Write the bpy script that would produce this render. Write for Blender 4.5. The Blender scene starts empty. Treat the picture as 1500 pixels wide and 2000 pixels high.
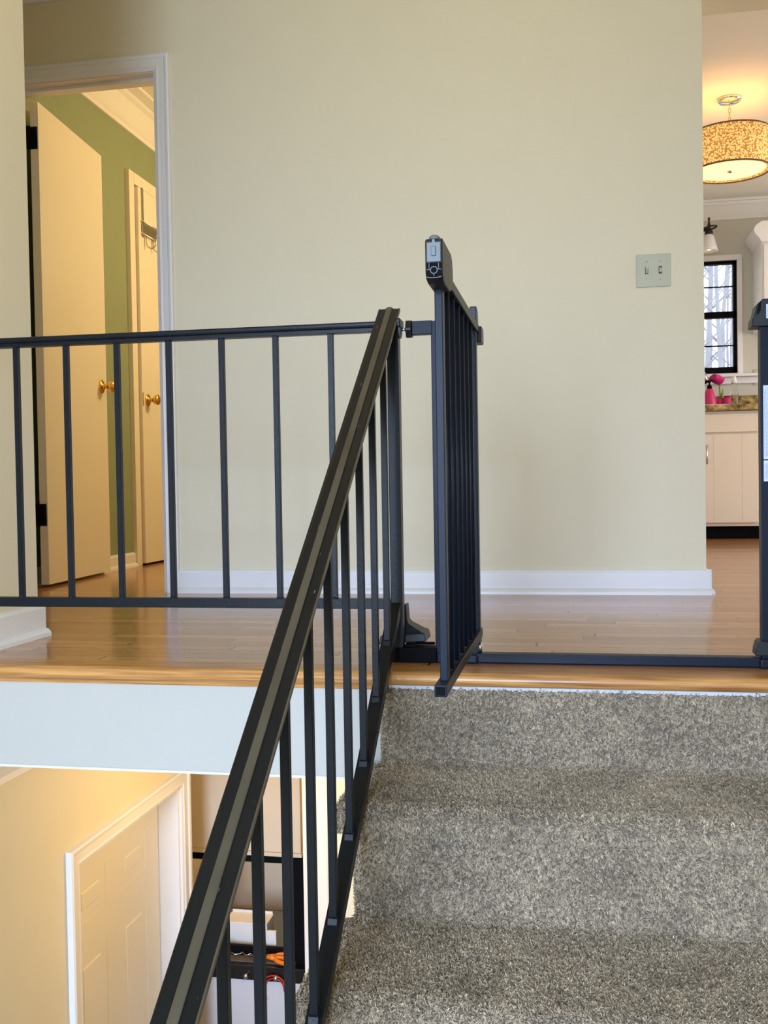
import bpy, bmesh, math, random
import numpy as np
from mathutils import Vector, Matrix
random.seed(7); rng = np.random.default_rng(11)
PI = math.pi
sc = bpy.context.scene
COL = sc.collection

# ---------------------------------------------------------------- camera
F_PX = 1950.0
yaw, pitch, roll = 0.18676, 0.02535, -0.01644
fwd = Vector((-math.sin(yaw)*math.cos(pitch), math.cos(yaw)*math.cos(pitch), -math.sin(pitch)))
rt = Vector((math.cos(yaw), math.sin(yaw), 0)); up = rt.cross(fwd)
r2 = math.cos(roll)*rt + math.sin(roll)*up
u2 = -math.sin(roll)*rt + math.cos(roll)*up
cd = bpy.data.cameras.new('camera'); cam = bpy.data.objects.new('camera', cd); COL.objects.link(cam)
m = Matrix((r2, u2, -fwd)).transposed().to_4x4(); m.translation = (0, 0, 0.393)
cam.matrix_world = m
cd.sensor_fit = 'VERTICAL'; cd.sensor_height = 24; cd.lens = F_PX/2000*24; cd.clip_start = 0.02
sc.camera = cam

# ---------------------------------------------------------------- view, world, lights
sc.view_settings.view_transform = 'Standard'; sc.view_settings.look = 'None'
sc.view_settings.gamma = 1; sc.view_settings.use_curve_mapping = False
sc.view_settings.exposure = 0.0
w = bpy.data.worlds.new('world'); sc.world = w; w.use_nodes = True
bg = w.node_tree.nodes['Background']; bg.inputs[0].default_value = (0.86, 0.92, 1.0, 1); bg.inputs[1].default_value = 3.2

def light(name, kind, loc, energy, color, size=None, size_y=None, rot=(0, 0, 0), radius=None, spread=None):
    d = bpy.data.lights.new(name, kind); d.energy = energy; d.color = color
    if kind == 'AREA':
        d.shape = 'RECTANGLE'; d.size = size; d.size_y = size_y
        if spread: d.spread = spread
    if radius is not None: d.shadow_soft_size = radius
    o = bpy.data.objects.new(name, d); COL.objects.link(o); o.location = loc; o.rotation_euler = rot
    return o
COOL = (0.55, 0.73, 1.0); WARM = (1.0, 0.66, 0.30)
light('entry_window_skylight', 'AREA', (-.66, -3.64, .75), 80, (.47, .65, 1.0), 1.5, 2.3, (PI/2-.30, 0, 0), spread=1.25)
light('entry_window_ground_bounce', 'AREA', (-.66, -3.66, .75), 14, (1.0, .84, .50), 1.5, 2.3, (PI/2+.16, 0, 0), spread=2.2)
light('hall_ceiling_bulb', 'POINT', (-0.22, 2.25, 2.1), 6.5, (1.0, 0.74, 0.22), radius=.18)
light('living_room_daylight', 'AREA', (4.24, 2.95, 1.2), 16, (.8, .88, 1.0), 1.1, 1.4, (0, PI/2, 0))
light('bedroom_bulb', 'POINT', (-.85, 5.1, 1.75), 58, (1.0, 0.70, 0.33), radius=.12)
light('kitchen_side_fill', 'AREA', (4.24, 5.8, 1.2), 75, (1.0, .90, .80), 1.8, 1.9, (0, PI/2, 0))  # fill lamp added to brighten the kitchen cabinets, not a known window
light('lower_hall_bulb', 'POINT', (-0.85, 3.0, -.52), 10, (1.0, 0.60, 0.20), radius=.1)
light('alcove_niche_fill', 'POINT', (-1.3, 4.05, -.75), 5, (1.0, 0.70, 0.34), radius=.06)  # hidden lamp added to light the niche interior

# ---------------------------------------------------------------- materials
def nt(name):
    mt = bpy.data.materials.new(name); mt.use_nodes = True
    n = mt.node_tree; b = n.nodes['Principled BSDF']
    return mt, n, b
def L(n, a, b): n.links.new(a, b)
def node(n, t, **kw):
    x = n.nodes.new(t)
    for k, v in kw.items(): setattr(x, k, v)
    return x
def math_(n, op, a, b=None, c=None):
    x = node(n, 'ShaderNodeMath', operation=op)
    for i, v in enumerate((a, b, c)):
        if v is None: continue
        if isinstance(v, (int, float)): x.inputs[i].default_value = v
        else: L(n, v, x.inputs[i])
    return x.outputs[0]
def mixc(n, fac, a, b):
    x = node(n, 'ShaderNodeMix', data_type='RGBA')
    if isinstance(fac, (int, float)): x.inputs[0].default_value = fac
    else: L(n, fac, x.inputs[0])
    for i, v in ((6, a), (7, b)):
        if isinstance(v, tuple): x.inputs[i].default_value = (*v, 1)
        else: L(n, v, x.inputs[i])
    return x.outputs[2]
def simple(name, col, rough=.5, metal=0, var=.06, scale=8, bump=.0, bscale=60, coat=0, spec=.5):
    mt, n, b = nt(name)
    tc = node(n, 'ShaderNodeTexCoord'); nz = node(n, 'ShaderNodeTexNoise'); nz.inputs['Scale'].default_value = scale
    nz.inputs['Detail'].default_value = 4
    L(n, tc.outputs['Object'], nz.inputs['Vector'])
    c2 = tuple(max(0, c*(1-var*2)) for c in col); c1 = tuple(min(1, c*(1+var)) for c in col)
    L(n, mixc(n, nz.outputs['Fac'], c2, c1), b.inputs['Base Color'])
    b.inputs['Roughness'].default_value = rough; b.inputs['Metallic'].default_value = metal
    b.inputs['Coat Weight'].default_value = coat; b.inputs['Specular IOR Level'].default_value = spec
    if bump:
        z = node(n, 'ShaderNodeTexNoise'); z.inputs['Scale'].default_value = bscale; z.inputs['Detail'].default_value = 3
        L(n, tc.outputs['Object'], z.inputs['Vector'])
        bp = node(n, 'ShaderNodeBump'); bp.inputs['Strength'].default_value = bump; bp.inputs['Distance'].default_value = .002
        L(n, z.outputs['Fac'], bp.inputs['Height']); L(n, bp.outputs[0], b.inputs['Normal'])
    return mt
M = {}
M['cream'] = simple('cream_wall_paint', (.735, .675, .49), .62, var=.015, bump=.08, bscale=180)
M['greige'] = simple('greige_wall_paint', (.58, .57, .50), .6, var=.02)
M['green'] = simple('sage_green_paint', (.25, .31, .19), .6, var=.02)
M['white'] = simple('white_trim_paint', (.80, .80, .79), .35, var=.015, bump=.04, bscale=90)
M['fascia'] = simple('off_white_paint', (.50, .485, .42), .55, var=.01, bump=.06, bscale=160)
M['ceil'] = simple('ceiling_paint', (.76, .73, .64), .7, var=.02)
M['doorw'] = simple('door_paint', (.80, .76, .66), .38, var=.01)
M['iron'] = simple('black_painted_iron', (.007, .010, .014), .36, spec=.22, var=.2, scale=20, bump=.15, bscale=140)
M['gate'] = simple('charcoal_powder_coat', (.007, .012, .024), .38, spec=.13, var=.1, bump=.05, bscale=300)
M['plastic'] = simple('black_plastic', (.008, .010, .013), .42, var=.1, spec=.3)
M['greyp'] = simple('grey_plastic', (.15, .175, .19), .45, var=.03)
M['steel'] = simple('zinc_steel', (.55, .55, .56), .3, metal=1, var=.05)
M['nickel'] = simple('brushed_nickel', (.62, .58, .53), .3, metal=1, var=.05)
M['brass'] = simple('polished_brass', (.78, .50, .13), .18, metal=1, var=.05)
M['chrome'] = simple('chrome', (.8, .8, .8), .06, metal=1, var=.01)
M['bronze'] = simple('dark_bronze', (.02, .016, .013), .4, metal=.3)
M['black'] = simple('matte_black', (.004, .004, .005), .6, spec=.06)
M['rib'] = simple('moulded_plastic_rib', (.20, .22, .26), .5)
M['blackg'] = simple('gloss_black', (.008, .008, .010), .22)
M['ivory'] = simple('ivory_plastic', (.50, .51, .38), .25, var=.01)
M['label'] = simple('paper_label', (.62, .70, .86), .5, var=.02)
M['ink'] = simple('grey_print', (.25, .28, .36), .6)
M['orangep'] = simple('orange_plastic', (.85, .22, .015), .35)
M['pink'] = simple('hot_pink_plastic', (.62, .02, .14), .4)
M['pinkfl'] = simple('magenta_petals', (.62, .02, .20), .6)
M['stem'] = simple('green_stem', (.20, .30, .03), .5)
M['redc'] = simple('red_cable', (.45, .02, .01), .4)
M['paper'] = simple('white_card', (.80, .77, .70), .6, var=.04)
M['cab'] = simple('cabinet_paint', (.74, .66, .55), .45, var=.015)
M['greyw'] = simple('white_laminate', (.62, .60, .62), .4, var=.01)
M['tan'] = simple('tan_panel', (.60, .50, .36), .6, var=.02)
M['mat'] = simple('brown_mat', (.13, .10, .075), .7, var=.35, scale=40, bump=.3)
M['sink'] = simple('sink_enamel', (.85, .83, .80), .2)
M['bark'] = simple('tree_bark', (.30, .31, .36), .9, var=.2, scale=3)
M['litter'] = simple('leaf_litter', (.5, .46, .45), .9, var=.3, scale=3)
M['vinyl'] = simple('lower_floor_tile', (.40, .36, .30), .4)
M['stringer'] = simple('stair_side_paint', (.66, .60, .50), .6)

def worn_sheen_rail():
    mt, n, b = nt('worn_sheen_crown')
    tc = node(n, 'ShaderNodeTexCoord'); nz = node(n, 'ShaderNodeTexNoise'); nz.inputs['Scale'].default_value = 9; nz.inputs['Detail'].default_value = 6
    L(n, tc.outputs['Object'], nz.inputs['Vector'])
    L(n, mixc(n, nz.outputs['Fac'], (.035, .028, .014), (.12, .10, .065)), b.inputs['Base Color'])  # olive tone: wear plus a painted-in reflection of the cream wall
    b.inputs['Roughness'].default_value = .42
    return mt
M['worn'] = worn_sheen_rail()
def rail_cap():
    mt, n, b = nt('scuffed_black_handrail')
    tc = node(n, 'ShaderNodeTexCoord')
    mp = node(n, 'ShaderNodeMapping'); mp.inputs['Scale'].default_value = (60, 12, 12); L(n, tc.outputs['Object'], mp.inputs[0])
    nz = node(n, 'ShaderNodeTexNoise'); nz.inputs['Scale'].default_value = 2.2; nz.inputs['Detail'].default_value = 5
    L(n, mp.outputs[0], nz.inputs['Vector'])
    r = node(n, 'ShaderNodeValToRGB'); r.color_ramp.elements[0].position = .70; r.color_ramp.elements[1].position = .74
    L(n, nz.outputs['Fac'], r.inputs[0])
    n2 = node(n, 'ShaderNodeTexNoise'); n2.inputs['Scale'].default_value = 6; L(n, tc.outputs['Object'], n2.inputs['Vector'])
    base = mixc(n, n2.outputs['Fac'], (.005, .006, .006), (.014, .014, .012))
    L(n, mixc(n, r.outputs[0], base, (.16, .16, .14)), b.inputs['Base Color'])
    b.inputs['Roughness'].default_value = .42; b.inputs['Specular IOR Level'].default_value = .22
    return mt
M['cap'] = rail_cap()
M['lip'] = simple('rubbed_rail_edge', (.12, .095, .06), .35, var=.3, scale=12)

def wood_floor():
    mt, n, b = nt('oak_strip_floor')
    tc = node(n, 'ShaderNodeTexCoord'); s = node(n, 'ShaderNodeSeparateXYZ'); L(n, tc.outputs['Object'], s.inputs[0])
    X, Y = s.outputs[0], s.outputs[1]
    v = math_(n, 'DIVIDE', Y, .058); row = math_(n, 'FLOOR', v); fy = math_(n, 'FRACT', v)
    wn = node(n, 'ShaderNodeTexWhiteNoise', noise_dimensions='1D'); L(n, row, wn.inputs['W'])
    u = math_(n, 'ADD', math_(n, 'DIVIDE', X, .78), math_(n, 'MULTIPLY', wn.outputs['Value'], 7.3))
    colu = math_(n, 'FLOOR', u); fx = math_(n, 'FRACT', u)
    cx = node(n, 'ShaderNodeCombineXYZ'); L(n, row, cx.inputs[0]); L(n, colu, cx.inputs[1])
    w2 = node(n, 'ShaderNodeTexWhiteNoise', noise_dimensions='2D'); L(n, cx.outputs[0], w2.inputs['Vector'])
    # grain
    mp = node(n, 'ShaderNodeMapping'); mp.inputs['Scale'].default_value = (1.6, 34, 1); L(n, tc.outputs['Object'], mp.inputs[0])
    ad = node(n, 'ShaderNodeVectorMath', operation='ADD'); L(n, mp.outputs[0], ad.inputs[0])
    sc_ = node(n, 'ShaderNodeVectorMath', operation='SCALE'); L(n, cx.outputs[0], sc_.inputs[0]); sc_.inputs['Scale'].default_value = 3.7
    L(n, sc_.outputs[0], ad.inputs[1])
    g = node(n, 'ShaderNodeTexNoise'); g.inputs['Scale'].default_value = 3; g.inputs['Detail'].default_value = 6; L(n, ad.outputs[0], g.inputs['Vector'])
    base = mixc(n, w2.outputs['Value'], (.33, .14, .05), (.60, .31, .13))
    base = mixc(n, math_(n, 'MULTIPLY', g.outputs['Fac'], .55), base, (.30, .13, .045))
    gapy = math_(n, 'LESS_THAN', math_(n, 'MINIMUM', fy, math_(n, 'SUBTRACT', 1, fy)), .028)
    gapx = math_(n, 'LESS_THAN', math_(n, 'MINIMUM', fx, math_(n, 'SUBTRACT', 1, fx)), .0034)
    gap = math_(n, 'MAXIMUM', gapy, gapx)
    gf = math_(n, 'MULTIPLY', gap, math_(n, 'ADD', .75, math_(n, 'MULTIPLY', w2.outputs['Value'], .25)))
    L(n, mixc(n, gf, base, (.05, .022, .012)), b.inputs['Base Color'])
    b.inputs['Roughness'].default_value = .16; b.inputs['Specular IOR Level'].default_value = .42; b.inputs['Coat Weight'].default_value = .04; b.inputs['Coat Roughness'].default_value = .12
    bp = node(n, 'ShaderNodeBump'); bp.inputs['Strength'].default_value = .12; bp.inputs['Distance'].default_value = .001
    L(n, g.outputs['Fac'], bp.inputs['Height']); L(n, bp.outputs[0], b.inputs['Normal'])
    return mt
M['floor'] = wood_floor()
def oak():
    mt, n, b = nt('oak_nosing')
    tc = node(n, 'ShaderNodeTexCoord'); mp = node(n, 'ShaderNodeMapping'); mp.inputs['Scale'].default_value = (2.2, 40, 60); L(n, tc.outputs['Object'], mp.inputs[0])
    g = node(n, 'ShaderNodeTexNoise'); g.inputs['Scale'].default_value = 2.5; g.inputs['Detail'].default_value = 7; L(n, mp.outputs[0], g.inputs['Vector'])
    r = node(n, 'ShaderNodeValToRGB'); e = r.color_ramp.elements
    e[0].position = .3; e[0].color = (.30, .12, .032, 1); e[1].position = .7; e[1].color = (.70, .36, .11, 1)
    L(n, g.outputs['Fac'], r.inputs[0]); L(n, r.outputs[0], b.inputs['Base Color'])
    b.inputs['Roughness'].default_value = .3; b.inputs['Specular IOR Level'].default_value = .3; b.inputs['Coat Weight'].default_value = .1; b.inputs['Coat Roughness'].default_value = .1
    return mt
M['oak'] = oak()
def granite():
    mt, n, b = nt('brown_granite')
    tc = node(n, 'ShaderNodeTexCoord'); v = node(n, 'ShaderNodeTexNoise'); v.inputs['Scale'].default_value = 22; v.inputs['Detail'].default_value = 6
    L(n, tc.outputs['Object'], v.inputs['Vector'])
    r = node(n, 'ShaderNodeValToRGB'); e = r.color_ramp.elements
    e[0].position = .36; e[0].color = (.07, .04, .012, 1); e[1].position = .66; e[1].color = (.55, .42, .20, 1)
    x = e.new(.5); x.color = (.28, .19, .06, 1)
    L(n, v.outputs['Fac'], r.inputs[0]); L(n, r.outputs[0], b.inputs['Base Color']); b.inputs['Roughness'].default_value = .22
    return mt
M['granite'] = granite()
def carpet_m():
    mt, n, b = nt('frieze_carpet_fibre')
    a = node(n, 'ShaderNodeAttribute', attribute_name='tuft')
    r = node(n, 'ShaderNodeValToRGB'); e = r.color_ramp.elements
    e[0].position = 0; e[0].color = (.14, .105, .065, 1); e[1].position = 1; e[1].color = (.74, .60, .40, 1)
    x = e.new(.25); x.color = (.34, .265, .17, 1); x = e.new(.7); x.color = (.56, .445, .295, 1)
    L(n, a.outputs['Fac'], r.inputs[0])
    tc = node(n, 'ShaderNodeTexCoord'); nz = node(n, 'ShaderNodeTexNoise'); nz.inputs['Scale'].default_value = 6; nz.inputs['Detail'].default_value = 3
    L(n, tc.outputs['Object'], nz.inputs['Vector'])
    rr = node(n, 'ShaderNodeValToRGB'); rr.color_ramp.elements[0].position = .62; rr.color_ramp.elements[1].position = .78
    L(n, nz.outputs['Fac'], rr.inputs[0])
    L(n, mixc(n, math_(n, 'MULTIPLY', rr.outputs[0], .35), r.outputs[0], (.22, .13, .07)), b.inputs['Base Color'])
    b.inputs['Roughness'].default_value = .85; b.inputs['Sheen Weight'].default_value = .25; b.inputs['Specular IOR Level'].default_value = .2
    return mt
M['carpet'] = carpet_m()
M['carpetbase'] = simple('carpet_backing', (.20, .165, .12), .95, var=.25, scale=90, bump=.6, bscale=300)
M['latex'] = simple('white_carpet_backing', (.66, .68, .72), .8, var=.1, scale=60)
def glass(name, tint=(1, 1, 1), rough=0.0):
    mt, n, b = nt(name)
    b.inputs['Base Color'].default_value = (*tint, 1); b.inputs['Transmission Weight'].default_value = 1
    b.inputs['Roughness'].default_value = rough; b.inputs['IOR'].default_value = 1.2
    return mt
M['pane'] = glass('window_glass'); M['clearp'] = glass('clear_plastic', (.9, .93, .93), .08)
def shade_m():
    mt, n, b = nt('perforated_lamp_shade')
    tc = node(n, 'ShaderNodeTexCoord'); v = node(n, 'ShaderNodeTexVoronoi'); v.inputs['Scale'].default_value = 105
    L(n, tc.outputs['Object'], v.inputs['Vector'])
    r = node(n, 'ShaderNodeValToRGB'); e = r.color_ramp.elements
    e[0].position = .40; e[0].color = (1, .60, .20, 1); e[1].position = .60; e[1].color = (.40, .19, .045, 1)
    L(n, v.outputs['Distance'], r.inputs[0]); L(n, r.outputs[0], b.inputs['Base Color'])
    L(n, r.outputs[0], b.inputs['Emission Color']); b.inputs['Emission Strength'].default_value = .72
    b.inputs['Roughness'].default_value = .8
    return mt
M['shade'] = shade_m()
def emit(name, col, st):
    mt, n, b = nt(name); b.inputs['Base Color'].default_value = (*col, 1)
    b.inputs['Emission Color'].default_value = (*col, 1); b.inputs['Emission Strength'].default_value = st
    return mt
M['diff'] = emit('lit_diffuser', (1, .80, .40), 1.05)
M['frost'] = simple('frosted_glass', (.82, .82, .80), .3); M['shaderim'] = simple('shade_band', (.16, .09, .05), .6)
M['greyglass'] = simple('grey_fabric_band', (.45, .42, .40), .6)

# ---------------------------------------------------------------- mesh helpers
class MB:
    def __init__(s): s.bm = bmesh.new(); s.mi = 0
    def poly(s, vs, faces, mi=None):
        v = [s.bm.verts.new(p) for p in vs]
        for f in faces:
            try:
                q = s.bm.faces.new([v[i] for i in f]); q.material_index = s.mi if mi is None else mi
            except ValueError: pass
        return s
    def box(s, x0, x1, y0, y1, z0, z1, mi=None, bev=0):
        vs = [(x, y, z) for z in (z0, z1) for y in (y0, y1) for x in (x0, x1)]
        if not bev:
            return s.poly(vs, [(0, 2, 3, 1), (4, 5, 7, 6), (0, 1, 5, 4), (2, 6, 7, 3), (0, 4, 6, 2), (1, 3, 7, 5)], mi)
        t = bmesh.new(); v = [t.verts.new(p) for p in vs]
        for f in [(0, 2, 3, 1), (4, 5, 7, 6), (0, 1, 5, 4), (2, 6, 7, 3), (0, 4, 6, 2), (1, 3, 7, 5)]: t.faces.new([v[i] for i in f])
        bmesh.ops.bevel(t, geom=t.edges[:], offset=bev, segments=2, affect='EDGES', profile=.6)
        return s.absorb(t, mi)
    def absorb(s, t, mi=None):
        mp = {}
        for v in t.verts: mp[v] = s.bm.verts.new(v.co)
        for f in t.faces:
            q = s.bm.faces.new([mp[v] for v in f.verts]); q.material_index = s.mi if mi is None else mi
        t.free(); return s
    def sweep(s, prof, p0, p1, U, V, mis=None, mi=None):
        """prof: closed list of (u,v) CCW; mis: material index per profile edge"""
        p0, p1, U, V = map(Vector, (p0, p1, U, V)); k = len(prof)
        a = [s.bm.verts.new(p0+U*u+V*v) for u, v in prof]; b = [s.bm.verts.new(p1+U*u+V*v) for u, v in prof]
        for i in range(k):
            j = (i+1) % k; f = s.bm.faces.new((a[i], a[j], b[j], b[i])); f.material_index = (mis[i] if mis else (s.mi if mi is None else mi))
        for q in (a[::-1], b):
            f = s.bm.faces.new(q); f.material_index = s.mi if mi is None else mi
        return s
    def tube(s, pts, r, seg=10, mi=None, closed=False, caps=True):
        pts = [Vector(p) for p in pts]; n = len(pts); rs = r if isinstance(r, (list, tuple)) else [r]*n
        rings = []; prev = None
        for i, p in enumerate(pts):
            if closed: d = pts[(i+1) % n]-pts[i-1]
            else: d = pts[min(i+1, n-1)]-pts[max(i-1, 0)]
            d.normalize()
            if prev is None: a = Vector((0, 0, 1)) if abs(d.z) < .9 else Vector((1, 0, 0)); e = d.cross(a).normalized()
            else: e = (prev-d*prev.dot(d)).normalized()
            prev = e; g = d.cross(e)
            rings.append([s.bm.verts.new(p+(e*math.cos(2*PI*k/seg)+g*math.sin(2*PI*k/seg))*rs[i]) for k in range(seg)])
        m_ = s.mi if mi is None else mi
        for i in range(n if closed else n-1):
            A, B = rings[i], rings[(i+1) % n]
            for k in range(seg):
                f = s.bm.faces.new((A[k], A[(k+1) % seg], B[(k+1) % seg], B[k])); f.material_index = m_; f.smooth = True
        if not closed and caps:
            for q in (rings[0][::-1], rings[-1]):
                f = s.bm.faces.new(q); f.material_index = m_
        return s
    def lathe(s, prof, c, axis='Z', seg=28, mi=None, smooth=True, cap=True):
        c = Vector(c); rings = []
        for r, h in prof:
            ring = []
            for k in range(seg):
                a = 2*PI*k/seg; x, y = r*math.cos(a), r*math.sin(a)
                p = {'Z': (x, y, h), 'X': (h, x, y), 'Y': (y, h, x)}[axis]
                ring.append(s.bm.verts.new(c+Vector(p)))
            rings.append(ring)
        m_ = s.mi if mi is None else mi
        for A, B in zip(rings, rings[1:]):
            for k in range(seg):
                f = s.bm.faces.new((A[k], A[(k+1) % seg], B[(k+1) % seg], B[k])); f.material_index = m_; f.smooth = smooth
        if cap:
            for q in (rings[0][::-1], rings[-1]):
                f = s.bm.faces.new(q); f.material_index = m_
        return s
    def prism(s, pts, axis, a0, a1, mi=None):
        """polygon pts in the plane normal to axis, extruded a0..a1"""
        k = len(pts)
        def P(p, a): return {'X': (a, p[0], p[1]), 'Y': (p[0], a, p[1]), 'Z': (p[0], p[1], a)}[axis]
        return s.poly([P(p, a0) for p in pts]+[P(p, a1) for p in pts],
                      [tuple(range(k))[::-1], tuple(range(k, 2*k))]+[(i, (i+1) % k, k+(i+1) % k, k+i) for i in range(k)], mi)
    def build(s, name, mats, parent=None, bevel=0, seg=2, kind=None, fix=True):
        if fix: bmesh.ops.recalc_face_normals(s.bm, faces=s.bm.faces[:])
        me = bpy.data.meshes.new(name); s.bm.to_mesh(me); s.bm.free()
        if not isinstance(mats, (list, tuple)): mats = [mats]
        for x in mats: me.materials.append(M[x])
        o = bpy.data.objects.new(name, me); COL.objects.link(o)
        if parent: 
            o.parent = parent; o.matrix_parent_inverse = Matrix.Translation(-parent.location) if parent.type == 'EMPTY' else Matrix()
        if bevel:
            bv = o.modifiers.new('bevel', 'BEVEL'); bv.width = bevel; bv.segments = seg; bv.limit_method = 'ANGLE'; bv.angle_limit = .6
        if kind: o['kind'] = kind
        return o
def thing(name, label, cat, loc=(0, 0, 0), group=None):
    o = bpy.data.objects.new(name, None); COL.objects.link(o); o.location = loc; o.empty_display_size = .05
    o['label'] = label; o['category'] = cat
    if group: o['group'] = group
    return o
def tag(o, label, cat, group=None):
    o['label'] = label; o['category'] = cat
    if group: o['group'] = group
    return o
S = 'structure'

# ---------------------------------------------------------------- setting: upper level
TOP = 2.42; YW = 3.615; YB = 3.735
b = MB(); b.box(-3.7, 4.2, 2.12, 7.95, -.235, 0); b.build('floor', 'floor', kind=S)
b = MB(); b.box(-3.7, 4.2, -3.7, 7.95, TOP, TOP+.12); b.build('ceiling', 'ceil', kind=S)
b = MB()
b.box(-1.545, .455, YW, YB, 0, TOP); b.box(-2.185, -1.545, YW, YB, 1.99, TOP); b.box(-3.7, -2.185, YW, YB, 0, TOP)
b.box(.455, 1.75, YW, YB, 2.043, TOP); b.box(1.75, 4.2, YW, YB, 0, TOP)
b.build('wall_back', 'cream', kind=S)
b = MB(); b.box(-1.56, -1.44, -3.62, 2.5, -.235, TOP); b.box(-3.7, -1.56, 2.38, 2.5, 0, TOP)
b.build('wall_left', 'cream', kind=S)
b = MB(); b.box(.5, .62, -3.62, 2.33, -1.3, TOP); b.box(.62, 4.2, 2.21, 2.33, 0, TOP); b.build('wall_right', 'cream', kind=S)
b = MB()   # entry wall with the window opening above and beside the front door
b.box(-1.56, -1.43, -3.62, -3.5, -2.8, TOP); b.box(.11, .74, -3.62, -3.5, -2.8, TOP)
b.box(-1.43, .11, -3.62, -3.5, 2.0, TOP); b.box(-1.43, .11, -3.62, -3.5, -2.8, -.42)
b.build('wall_front', 'cream', kind=S)
b = MB(); b.box(-3.82, -3.7, 2.38, 3.74, 0, TOP); b.build('wall_hall_end', 'cream', kind=S)
b = MB(); b.box(4.2, 4.3, 2.21, 3.74, 0, .4); b.box(4.2, 4.3, 2.21, 2.4, .4, TOP); b.box(4.2, 4.3, 3.5, 3.74, .4, TOP); b.box(4.2, 4.3, 2.4, 3.5, 2.0, TOP)
b.build('wall_living', 'cream', kind=S)
# bedroom
b = MB(); b.box(-2.36, -2.239, YB, 4.9, 0, TOP); b.box(-2.36, -2.239, 4.9, 5.66, 1.985, TOP); b.box(-2.36, -2.239, 5.66, 7.0, 0, TOP); b.build('wall_bedroom_left', 'green', kind=S)
b = MB(); b.box(-2.6, .3, 7.0, 7.1, 0, TOP); b.build('wall_bedroom_back', 'green', kind=S)
b = MB(); b.box(.31, .43, YB, 7.65, 0, TOP); b.build('wall_kitchen_left', 'greige', kind=S)
b = MB(); b.box(-2.6, -2.5, YB, 7.0, 0, TOP); b.build('wall_closet_left', 'cream', kind=S)
# kitchen
b = MB(); b.box(.31, .52, 7.65, 7.78, 0, TOP); b.box(1.196, 4.2, 7.65, 7.78, 0, TOP); b.box(.52, 1.196, 7.65, 7.78, 0, 1.18); b.box(.52, 1.196, 7.65, 7.78, 2.0, TOP)
b.build('wall_kitchen_back', 'greige', kind=S)
b = MB(); b.box(4.1, 4.2, YB, 4.85, 0, TOP); b.box(4.1, 4.2, 6.75, 7.65, 0, TOP); b.box(4.1, 4.2, 4.85, 6.75, 2.15, TOP); b.box(4.1, 4.2, 4.85, 6.75, 0, .25); b.build('wall_kitchen_right', 'greige', kind=S)  # opening added to let the kitchen fill lamp in

# crown mouldings
def crown(name, p0, p1, U, z, h=.13, w=.09, mat='white'):
    """U: direction away from the wall"""
    pr = [(0, 0), (0, -h), (.012, -h), (.014, -h+.018), (.022, -h+.03), (.03, -h+.05), (.05, -.045), (.068, -.03), (.072, -.018), (w, -.015), (w, 0)]
    b = MB(); b.sweep(pr, (*p0, z), (*p1, z), (*U, 0), (0, 0, 1)); return b.build(name, mat, kind=S)
crown('trim_1', (-3.7, YW), (4.2, YW), (0, -1), TOP)
crown('trim_2', (-2.239, YB), (-2.239, 7.0), (1, 0), TOP, h=.17, w=.13)
crown('trim_3', (.43, 7.65), (4.1, 7.65), (0, -1), TOP)
crown('trim_4', (-1.44, -1.6), (-1.44, 3.57), (1, 0), -.245, h=.10, w=.08)

# baseboards: board profile with quarter round
def base(name, p0, p1, U, h=.088, parent=None):
    pr = [(0, 0), (.030, 0), (.029, .010), (.022, .018), (.014, .021), (.014, h-.012), (.010, h-.003), (.004, h), (0, h)]
    b = MB(); b.sweep(pr, (*p0, 0), (*p1, 0), (*U, 0), (0, 0, 1)); return b.build(name, 'white', kind=S)
base('baseboard_back', (-1.483, YW), (.471, YW), (0, -1))
base('baseboard_left', (-1.44, 2.09), (-1.44, 2.516), (1, 0))
base('baseboard_hall', (-3.7, 2.5), (-1.441, 2.5), (0, 1))
base('baseboard_bedroom', (-2.239, YB), (-2.239, 4.835), (1, 0), h=.075)
base('baseboard_opening', (.455, YW+.001), (.455, YB), (1, 0))

# nosing board and fascia
r = .0145; pr = [(0, 0)]
pr = [(2.15, -.029), (2.15, .0006)]
for k in range(13):
    a = PI/2+PI*k/12; pr.append((2.078+r*math.cos(a)*.9, -.0142+r*math.sin(a)))
b = MB(); b.prism(pr, 'X', -1.44, .5)
o = b.build('trim_5', 'oak', kind=S)
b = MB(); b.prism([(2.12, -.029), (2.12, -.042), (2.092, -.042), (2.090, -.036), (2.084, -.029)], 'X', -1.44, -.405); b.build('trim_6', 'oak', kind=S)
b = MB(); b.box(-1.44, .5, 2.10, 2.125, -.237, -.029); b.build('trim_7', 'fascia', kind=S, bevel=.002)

# door casing of the bedroom doorway
def casing_profile(w=.062):
    return [(0, 0), (w, 0), (w, .016), (w-.006, .019), (w-.014, .017), (w-.018, .013), (.022, .012), (.014, .014), (.008, .010), (.002, .008), (0, .006)]
b = MB()
x0, x1, zt, wd = -2.185, -1.545, 1.985, .062
for (xa, sgn) in ((x1, 1), (x0, -1)):
    a = casing_profile()
    b.poly([(xa+sgn*u, YW-v, 0) for u, v in a]+[(xa+sgn*u, YW-v, zt+u) for u, v in a],
           [tuple(range(len(a))), tuple(range(len(a), 2*len(a)))]+[(i, (i+1) % len(a), len(a)+(i+1) % len(a), len(a)+i) for i in range(len(a))])
a = casing_profile()
b.poly([(x0-u, YW-v, zt+u) for u, v in a]+[(x1+u, YW-v, zt+u) for u, v in a],
       [(i, (i+1) % len(a), len(a)+(i+1) % len(a), len(a)+i) for i in range(len(a))])
b.box(x1-.004, x1+.012, YW+.001, YB, 0, zt+.012); b.box(x0-.012, x0+.004, YW+.001, YB, 0, zt+.012); b.box(x0, x1, YW+.001, YB, zt-.002, zt+.012)
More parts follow.
